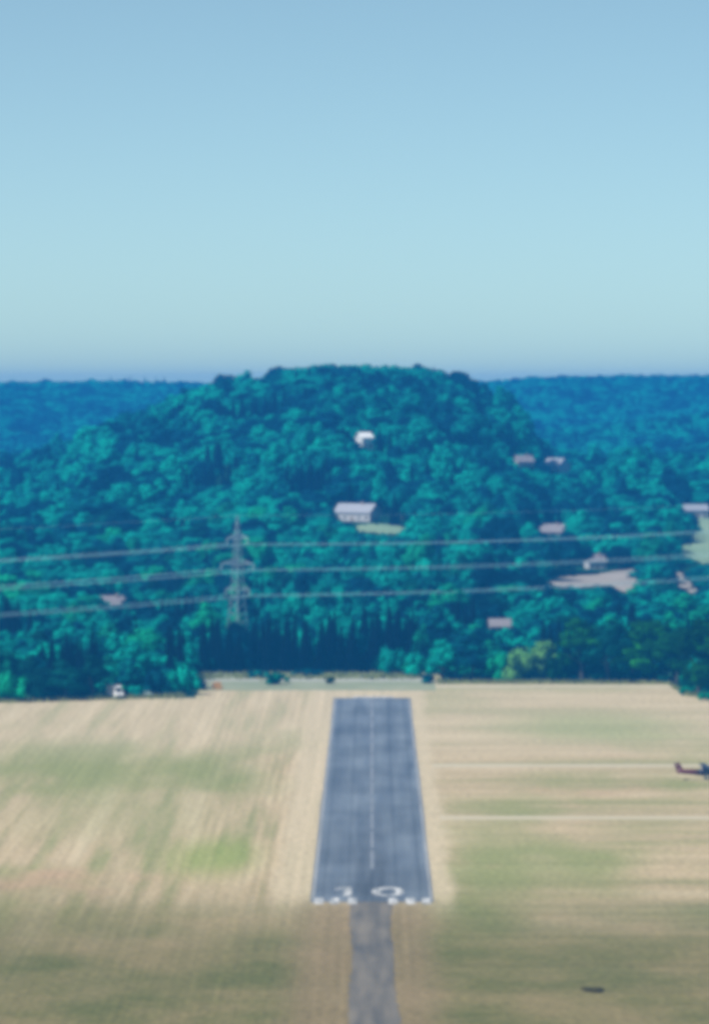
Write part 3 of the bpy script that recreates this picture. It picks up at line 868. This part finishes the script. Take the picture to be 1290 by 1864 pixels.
sz *= np.where((Y < 1700) & ~dk, .92, 1.0)
edge_low = np.clip((Y - edge_d(PX)) / 22, 0.55, 1.0); sz *= np.where(dk, 1, edge_low)
spn = dk | ((rng.random(n) < .045) & (cnoise(X, Y, .02, 5) > .3))
sz = np.where(spn, rng.uniform(1.25, 1.65, n), sz); sx = np.where(spn, rng.uniform(1.2, 1.6, n), sx)
sz = np.where(dk & (Y < 1500), sz * 1.02, sz)
Z = terrain(X, Y)
lim = np.full(n, 9.0)
for p0, p1, py_, d_, reach in caps:
    q = (PX > p0) & (PX < p1) & (Y < d_) & (Y > d_ - reach)
    lim[q] = np.minimum(lim[q], ((CAMZ - (py_ - HY) * Y[q] / F) - Z[q]) / 10.4)
ok = lim > 0.28
X, Y, PX, dk, sx, sz, spn, Z, lim = (v[ok] for v in (X, Y, PX, dk, sx, sz, spn, Z, lim))
n = len(X)
sx = np.where(lim < sz, sx * np.clip(lim / sz + .25, .45, 1), sx)
sz = np.minimum(sz, lim)
sz = np.minimum(sz, (np.minimum(CAMZ - 0.6, CAMZ + 14.0 - 45.0 / F * Y) - Z) / 10.6)                          # nothing stands above the pilot's eye
var = np.where(spn, 7 + rng.integers(0, 2, n), np.where((Y > 1700) & (rng.random(n) < .5), 5 + rng.integers(0, 2, n), rng.integers(0, 7, n)))

# which of them show largest from the airfield side: coarse front-to-back coverage
W_, H_ = 645, 400
buf = np.zeros((H_, W_), bool)
vis = np.zeros(n, int)
for i in np.argsort(Y):
    if Y[i] > 2100: break
    d = Y[i]; hh = 9.6 * sz[i]; rw = (2.2 if spn[i] else 3.7) * sx[i]
    u0, u1 = (PX[i] - rw * F / d) / 2, (PX[i] + rw * F / d) / 2
    v1 = (HY + (CAMZ - Z[i] - (0 if spn[i] else 2)) * F / d - 600) / 2; v0 = (HY + (CAMZ - Z[i] - hh) * F / d - 600) / 2
    a, b, c, e = int(max(0, u0)), int(min(W_, u1)), int(max(0, v0)), int(min(H_, v1))
    if b <= a or e <= c: continue
    sub = buf[c:e, a:b]
    vis[i] = int((~sub).sum()); sub[:] = True
pick = np.argsort(-vis)[:270]
pick = pick[vis[pick] > 0]
single = np.zeros(n, bool); single[pick] = True

MARKS = [(-50, 'at the left picture edge'), (70, 'behind the leftmost field shrubs'), (150, 'left of the white van'), (240, 'behind the white van'), (330, 'behind the covered trailer'),
         (400, 'above the orange marker'), (470, 'around the foot of the pylon'), (560, 'left of the runway axis'), (640, 'just left of the centre line'), (710, 'straight behind the runway'),
         (780, 'beyond the right runway corner'), (850, 'right of the runway end'), (920, 'below the low pale house'), (1000, 'behind the yellow green bush'), (1070, 'left below the sandy clearing'),
         (1140, 'right below the sandy clearing'), (1220, 'below the small sandy bank'), (1300, 'at the right picture edge')]
def zone(px): return min(MARKS, key=lambda m: abs(m[0] - px))[1]
chosen = []
for i in np.nonzero(single)[0]:
    zn = zone(PX[i])
    depth = 'front' if Y[i] < 1500 else ('middle' if Y[i] < 1640 else 'rear')
    tall = 'tall' if sz[i] > 1.15 else ('low' if sz[i] < 0.85 else 'medium')
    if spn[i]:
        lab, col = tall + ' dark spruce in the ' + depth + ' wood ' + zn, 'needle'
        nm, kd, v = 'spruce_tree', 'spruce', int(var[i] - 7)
    else:
        g = rng.random()
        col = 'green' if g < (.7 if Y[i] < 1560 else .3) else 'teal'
        lab = tall + (' green' if col == 'green' else ' teal') + ' tree in the ' + depth + ' wood ' + zn
        nm, kd, v = 'broadleaf_tree', 'broadleaf', int(var[i])
    chosen.append((lab, float(PX[i]), nm, kd, v, i, col, zn))
ORD = ['second', 'third', 'fourth', 'fifth', 'sixth', 'seventh', 'eighth', 'ninth', 'tenth', 'eleventh', 'twelfth', 'thirteenth', 'fourteenth', 'fifteenth', 'sixteenth']
same = {}
for c in sorted(chosen): same.setdefault(c[0], []).append(c)
for lab, cs_ in same.items():
    for k, c in enumerate(cs_):
        m = len(cs_)
        place = '' if m == 1 else (', leftmost' if k == 0 else (', rightmost' if k == m - 1 else ', ' + ORD[min(k - 1, 14)] + ' from left'))
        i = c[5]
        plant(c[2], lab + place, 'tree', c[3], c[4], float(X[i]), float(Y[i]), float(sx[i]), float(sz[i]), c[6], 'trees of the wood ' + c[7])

# the rest reads as one mass
def whole_tree(name, key):
    cr, tk = PROTO[key]
    me = cr.copy()
    o = bpy.data.objects.new(name, me)
    return o
protos = bpy.data.collections.new('forest_sources')
for k in range(7): protos.objects.link(whole_tree('source_%02d' % k, ('broadleaf', k)))
for k in range(2): protos.objects.link(whole_tree('source_%02d' % (7 + k), ('spruce', k)))

rest = ~single
def forest(name, sel, label):
    me = bpy.data.meshes.new(name)
    me.from_pydata(np.stack([X[sel], Y[sel], Z[sel]], 1).tolist(), [], [])
    m = int(sel.sum())
    for nm, ty, arr in (('idx', 'INT', var[sel].astype(np.int32)), ('sxy', 'FLOAT', sx[sel].astype(np.float32)), ('szz', 'FLOAT', sz[sel].astype(np.float32)), ('rotz', 'FLOAT', rng.uniform(0, 6.28, m).astype(np.float32))):
        a = me.attributes.new(nm, ty, 'POINT'); a.data.foreach_set('value', arr)
    o = link(bpy.data.objects.new(name, me))
    ng = bpy.data.node_groups.new(name, 'GeometryNodeTree')
    ng.interface.new_socket('Geometry', in_out='INPUT', socket_type='NodeSocketGeometry')
    ng.interface.new_socket('Geometry', in_out='OUTPUT', socket_type='NodeSocketGeometry')
    N, L = ng.nodes, ng.links
    gi, go = N.new('NodeGroupInput'), N.new('NodeGroupOutput')
    ci = N.new('GeometryNodeCollectionInfo'); ci.inputs['Collection'].default_value = protos
    ci.inputs['Separate Children'].default_value = True; ci.inputs['Reset Children'].default_value = True
    ip = N.new('GeometryNodeInstanceOnPoints'); ip.inputs['Pick Instance'].default_value = True
    def attr(nm, ty):
        t = N.new('GeometryNodeInputNamedAttribute'); t.data_type = ty; t.inputs['Name'].default_value = nm
        return t.outputs['Attribute']
    cs = N.new('ShaderNodeCombineXYZ'); s = attr('sxy', 'FLOAT'); L.new(s, cs.inputs[0]); L.new(s, cs.inputs[1]); L.new(attr('szz', 'FLOAT'), cs.inputs[2])
    cr = N.new('ShaderNodeCombineXYZ'); L.new(attr('rotz', 'FLOAT'), cr.inputs[2])
    L.new(gi.outputs[0], ip.inputs['Points']); L.new(ci.outputs[0], ip.inputs['Instance']); L.new(attr('idx', 'INT'), ip.inputs['Instance Index'])
    L.new(cr.outputs[0], ip.inputs['Rotation']); L.new(cs.outputs[0], ip.inputs['Scale'])
    L.new(ip.outputs[0], go.inputs[0])
    md = o.modifiers.new('trees', 'NODES'); md.node_group = ng
    return tag(o, label, 'forest', None, 'stuff')
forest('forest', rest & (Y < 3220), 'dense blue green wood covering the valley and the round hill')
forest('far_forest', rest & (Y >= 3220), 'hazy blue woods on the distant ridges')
print('trees', n, 'single', int(single.sum()))

# ------------------------------------------------------------------ power line
LINE = Vector((1.0, 1.15, 0)).normalized()
ARM = Vector((LINE.y, -LINE.x, 0))
PYX, PYY = at(432, 1550), 1550.0
def pylon(loc, label):
    gz = float(terrain(loc[0], loc[1]))
    e = empty('power_pylon', (loc[0], loc[1], gz), math.atan2(ARM.y, ARM.x))
    tag(e, label, 'pylon', 'power pylons')
    top = 41.0 - gz
    H = [0, 9, 18.4 - gz, 26.2 - gz, 34.0 - gz, top]; Wd = [3.0, 2.1, 1.35, 1.0, 0.75, 0.15]
    mb = MB()
    for sx_, sy_ in ((1, 1), (1, -1), (-1, 1), (-1, -1)):
        for k in range(5):
            mb.bar((Wd[k] * sx_, Wd[k] * sy_, H[k] - (0.8 if k == 0 else 0)), (Wd[k + 1] * sx_, Wd[k + 1] * sy_, H[k + 1]), 0.11, 0.09, 4)
    mb.build('tower_leg', M['metal'], e)
    mb = MB()
    lev = np.linspace(0.5, top - 1.5, 17)
    for a, b in zip(lev[:-1], lev[1:]):
        wa, wb = np.interp(a, H, Wd), np.interp(b, H, Wd)
        for (p, q) in (((1, 1), (1, -1)), ((1, -1), (-1, -1)), ((-1, -1), (-1, 1)), ((-1, 1), (1, 1))):
            mb.bar((wa * p[0], wa * p[1], a), (wb * q[0], wb * q[1], b), 0.05, 0.05, 4)
            mb.bar((wa * q[0], wa * q[1], a), (wb * p[0], wb * p[1], b), 0.05, 0.05, 4)
    mb.build('lattice_brace', M['metal'], e)
    for z, half in ((34.0 - gz, 4.2), (26.2 - gz, 6.6), (18.4 - gz, 4.8)):
        for s in (-1, 1):
            mb = MB()
            w = float(np.interp(z, H, Wd))
            tip = (s * half, 0, z + .1)
            for q in (-1, 1):
                mb.bar((s * w, q * w, z), tip, 0.11, 0.09, 4); mb.bar((s * w, q * w, z + 1.3), tip, 0.10, 0.08, 4)
            for f in (.35, .65):
                xx = s * (w + (half - w) * f); mb.bar((xx, -w * (1 - f), z), (xx, w * (1 - f), z), .06, .06, 4)
            arm = mb.build('cross_arm', M['metal'], e)
            mi = MB()
            for k in range(8): mi.bar((s * half, 0, z - .1 - k * .2), (s * half, 0, z - .24 - k * .2), 0.22, 0.16, 8)
            mi.build('insulator', M['insulator'], arm)
    return e, gz
SPAN = 330.0
pl = [Vector((PYX, PYY, 0)) + LINE * SPAN * k for k in (-1, 0, 1)]
pylon((pl[1].x, pl[1].y), 'tall lattice power pylon rising from the wood on the left')
pylon((pl[0].x, pl[0].y), 'nearer lattice power pylon beyond the left picture edge')
pylon((pl[2].x, pl[2].y), 'farther lattice power pylon at the right picture edge')
lvl = {34.0: ('upper', 4.2), 26.2: ('middle', 6.6), 18.4: ('lower', 4.8)}
for z, (nm, half) in lvl.items():
    for s in (-1, 1):
        mb = MB()
        for a, b in ((0, 1), (1, 2)):
            prev = None
            for k in range(33):
                t = k / 32
                p = pl[a].lerp(pl[b], t) + ARM * (s * half); p.z = z - 1.75 - 4 * 2.4 * t * (1 - t)
                if prev is not None:
                    for o in (-.2, .2):
                        mb.bar(prev + ARM * o, p + ARM * o, 0.058, None, 5)
                prev = p
        w = mb.build('power_line', M['wire'])
        tag(w, nm + ' ' + ('right' if s > 0 else 'left') + ' twin cable strung between the lattice pylons', 'cable', 'power lines')
mb = MB()
for a, b in ((0, 1), (1, 2)):
    prev = None
    for k in range(33):
        t = k / 32
        p = pl[a].lerp(pl[b], t); p.z = 41.0 - 4 * 2.0 * t * (1 - t)
        if prev is not None: mb.bar(prev, p, 0.025, None, 5)
        prev = p
tag(mb.build('earth_wire', M['wire']), 'single thin wire along the very tops of the pylons', 'cable')

# ------------------------------------------------------------------ van, trailer, marker
def wheel(parent, x, y, r, w):
    t = MB().bar((x, y - w / 2, r), (x, y + w / 2, r), r, None, 18).build('wheel', M['rubber'], parent)
    MB().bar((x, y - w / 2 - .02, r), (x, y + w / 2 + .02, r), r * .58, None, 14).build('rim', M['metal'], t)
    return t
def van(loc, rz):
    e = empty('van', loc, rz)
    tag(e, 'white high roofed van parked at the far left field edge', 'van')
    prof = [(-2.8, .45), (2.55, .45), (2.75, .75), (2.7, 1.15), (2.0, 1.38), (1.35, 2.45), (1.0, 2.75), (-2.6, 2.8), (-2.8, 2.6)]
    mb = MB()
    rings = []
    for y, k in ((-1.0, .96), (-.93, 1.0), (.93, 1.0), (1.0, .96)):
        rings.append([(x * k, y * (1 - .08 * max(0, (z - 1.3) / 1.5)), .45 + (z - .45) * (k * .98 + .02)) for x, z in prof])
    body = mb.loft(rings).build('body', M['white_paint'], e)
    MB().add([(2.02, -.78, 1.42), (2.02, .78, 1.42), (1.42, .72, 2.38), (1.42, -.72, 2.38)], [(0, 1, 2, 3)]).build('windscreen', M['dark_glass'], e)
    for s in (-1, 1):
        MB().box(.75, 1.5, s * .955 - .02, s * .955 + .02, 1.45, 2.2).build('side_window', M['dark_glass'], e)
        d = MB().box(.62, 1.72, s * 1.0 - .015, s * 1.0 + .015, .6, 1.42).build('door', M['white_paint'], e)
        MB().box(.7, .92, s * 1.03 - .015, s * 1.03 + .015, 1.2, 1.25).build('handle', M['grey_trim'], d)
        MB().box(2.62, 2.77, s * .75 - .18, s * .75 + .18, .88, 1.12).build('headlight', M['lamp_glass'], e)
        MB().box(-2.84, -2.7, s * .86 - .08, s * .86 + .08, .9, 1.5).build('tail_light', M['tail_lamp'], e)
        MB().box(1.5, 1.62, s * 1.12 - .1, s * 1.12 + .1, 1.4, 1.75).build('mirror', M['grey_trim'], e)
        for x in (-1.75, 1.8): wheel(e, x, s * .88, .36, .24)
    MB().box(2.6, 2.86, -.95, .95, .38, .7).build('bumper', M['grey_trim'], e)
    MB().box(-2.9, -2.7, -.95, .95, .38, .65).build('bumper', M['grey_trim'], e)
    MB().box(-2.86, -2.77, -.7, .7, 1.6, 2.3).build('rear_window', M['dark_glass'], e)
    return e
van((at(210, 1330), 1328, 0), R(-62)).scale = (1.12, 1.12, 1.25)

def trailer(loc, rz):
    e = empty('trailer', loc, rz)
    tag(e, 'low trailer under a pale green cover right of the white van', 'trailer')
    prof = [(-1.5, .5), (1.5, .5), (1.5, .95), (.9, 1.35), (-.6, 1.5), (-1.4, 1.2)]
    MB().prism(prof, 'y', -.8, .8).build('cover', M['tarp'], e)
    MB().box(-1.45, 1.45, -.78, .78, .38, .498).build('chassis', M['grey_trim'], e)
    MB().bar((1.4, 0, .45), (2.5, 0, .42), .05).build('drawbar', M['metal'], e)
    for s in (-1, 1): wheel(e, -.1, s * .9, .3, .18)
trailer((at(266, 1336), 1334, 0), R(15))

def marker(loc, rz):
    e = empty('boundary_marker', loc, rz)
    tag(e, 'orange tent shaped marker board at the left end of the gravel road', 'marker')
    for s in (-1, 1):
        MB().add([(-1.3, s * .8, .1), (1.3, s * .8, .1), (1.3, s * .03, 2.0), (-1.3, s * .03, 2.0), (-1.3, s * .8 - s * .06, .1), (1.3, s * .8 - s * .06, .1), (1.3, 0, 1.9), (-1.3, 0, 1.9)],
                 [(0, 1, 2, 3), (7, 6, 5, 4), (0, 4, 5, 1), (3, 2, 6, 7), (0, 3, 7, 4), (1, 5, 6, 2)]).build('board', M['orange'], e)
        for x in (-1.2, 1.2): MB().bar((x, s * .82, -.2), (x, s * .1, 1.9), .05).build('post', M['metal'], e)
marker((at(395, 1368), 1366, 0), R(40))

# ------------------------------------------------------------------ light aircraft at the right edge
def aircraft(loc, rz):
    """nose along +X, origin under the main wheels"""
    e = empty('light_aircraft', loc, rz)
    tag(e, 'dark light aircraft parked at the right picture edge, tail pointing left', 'aircraft')
    def ring(x, zc, ry, rz_): return [(x, ry * math.cos(t), zc + rz_ * math.sin(t)) for t in np.linspace(0, 2 * math.pi, 17)[:-1]]
    MB().loft([ring(-1.6, 1.25, .42, .50), ring(-.9, 1.35, .55, .72), ring(.2, 1.42, .60, .80), ring(1.0, 1.25, .58, .62), ring(1.8, 1.1, .5, .5), ring(2.3, 1.08, .36, .38), ring(2.45, 1.08, .12, .12)]).build('fuselage', M['navy'], e, True)
    MB().loft([ring(-5.4, 1.45, .14, .28), ring(-4.5, 1.42, .24, .36), ring(-3.0, 1.34, .36, .44), ring(-1.55, 1.25, .435, .52)]).build('tail_boom', M['maroon'], e, True)
    MB().loft([[(-4.9, -.05, 1.5), (-4.2, -.05, 1.5), (-4.2, .05, 1.5), (-4.9, .05, 1.5)], [(-5.6, -.03, 3.0), (-5.05, -.03, 3.0), (-5.05, .03, 3.0), (-5.6, .03, 3.0)]]).build('fin', M['maroon'], e)
    MB().loft([[(-5.5, -.03, 1.3), (-4.93, -.03, 1.3), (-4.93, .03, 1.3), (-5.5, .03, 1.3)], [(-6.05, -.02, 2.95), (-5.63, -.02, 2.95), (-5.63, .02, 2.95), (-6.05, .02, 2.95)]]).build('rudder', M['maroon'], e)
    for s in (-1, 1):
        MB().loft([[(-5.35, s * .05, 1.42), (-4.45, s * .05, 1.42), (-4.45, s * .05, 1.52), (-5.35, s * .05, 1.50)], [(-5.25, s * 1.7, 1.45), (-4.7, s * 1.7, 1.45), (-4.7, s * 1.7, 1.51), (-5.25, s * 1.7, 1.50)]]).build('tailplane', M['maroon'], e)
        MB().loft([[(-.75, s * .3, 2.12), (.85, s * .3, 2.14), (.6, s * .3, 2.32), (-.2, s * .3, 2.32)], [(-.6, s * 5.2, 2.3), (.6, s * 5.2, 2.32), (.4, s * 5.2, 2.44), (-.1, s * 5.2, 2.44)]]).build('wing', M['navy'], e)
        MB().bar((.1, s * .55, 1.0), (.1, s * 2.6, 2.2), .04).build('wing_strut', M['metal'], e)
        MB().bar((-.1, s * .45, .85), (-.1, s * 1.15, .25), .06).build('gear_leg', M['metal'], e)
        wheel(e, -.1, s * 1.15, .25, .16)
        MB().box(-.6, .5, s * .59 - .02, s * .59 + .02, 1.55, 2.0).build('side_window', M['dark_glass'], e)
    MB().add([(.72, -.5, 1.75), (.72, .5, 1.75), (.3, .48, 2.12), (.3, -.48, 2.12)], [(0, 1, 2, 3)]).build('windscreen', M['dark_glass'], e)
    MB().bar((1.9, 0, .8), (1.95, 0, .22), .05).build('gear_leg', M['metal'], e)
    wheel(e, 1.95, 0, .22, .14)
    for s in (-1, 1):
        MB().loft([[(2.47, -.06, 1.08), (2.50, .06, 1.08), (2.53, .06, 1.08), (2.50, -.06, 1.08)], [(2.46, -.08, 1.08 + s * .9), (2.52, .07, 1.08 + s * .9), (2.54, .07, 1.08 + s * .9), (2.48, -.08, 1.08 + s * .9)]]).build('propeller_blade', M['grey_trim'], e)
    MB().loft([ring(2.46, 1.08, .16, .16), ring(2.6, 1.08, .12, .12), ring(2.75, 1.08, .02, .02)]).build('spinner', M['white_paint'], e, True)
    return e
aircraft((at(1226, 1072) + 6.9, 1070, 0), R(6)).scale = (1.15, 1.15, 1.2)

# ------------------------------------------------------------------ the air
mh = bpy.data.materials.new('blue_haze'); mh.use_nodes = True
hn, hl = mh.node_tree.nodes, mh.node_tree.links
hn.clear()
pv = hn.new('ShaderNodeVolumePrincipled')
pv.inputs['Color'].default_value = (0.03, 0.36, 1.0, 1)
pv.inputs['Density'].default_value = 1.5e-4
pv.inputs['Anisotropy'].default_value = 0.0
ho = hn.new('ShaderNodeOutputMaterial'); hl.new(pv.outputs[0], ho.inputs['Volume'])
zmax = CAMZ + 14.5                      # at the camera; the top runs level in the true sense, just over the knoll's trees
hz = MB().box(-3050, 3050, -450, 5700, -5, zmax).build('haze', mh)
hz.rotation_euler = (-SLOPE, 0, 0)
tag(hz, kind='stuff')
print('haze top', zmax)
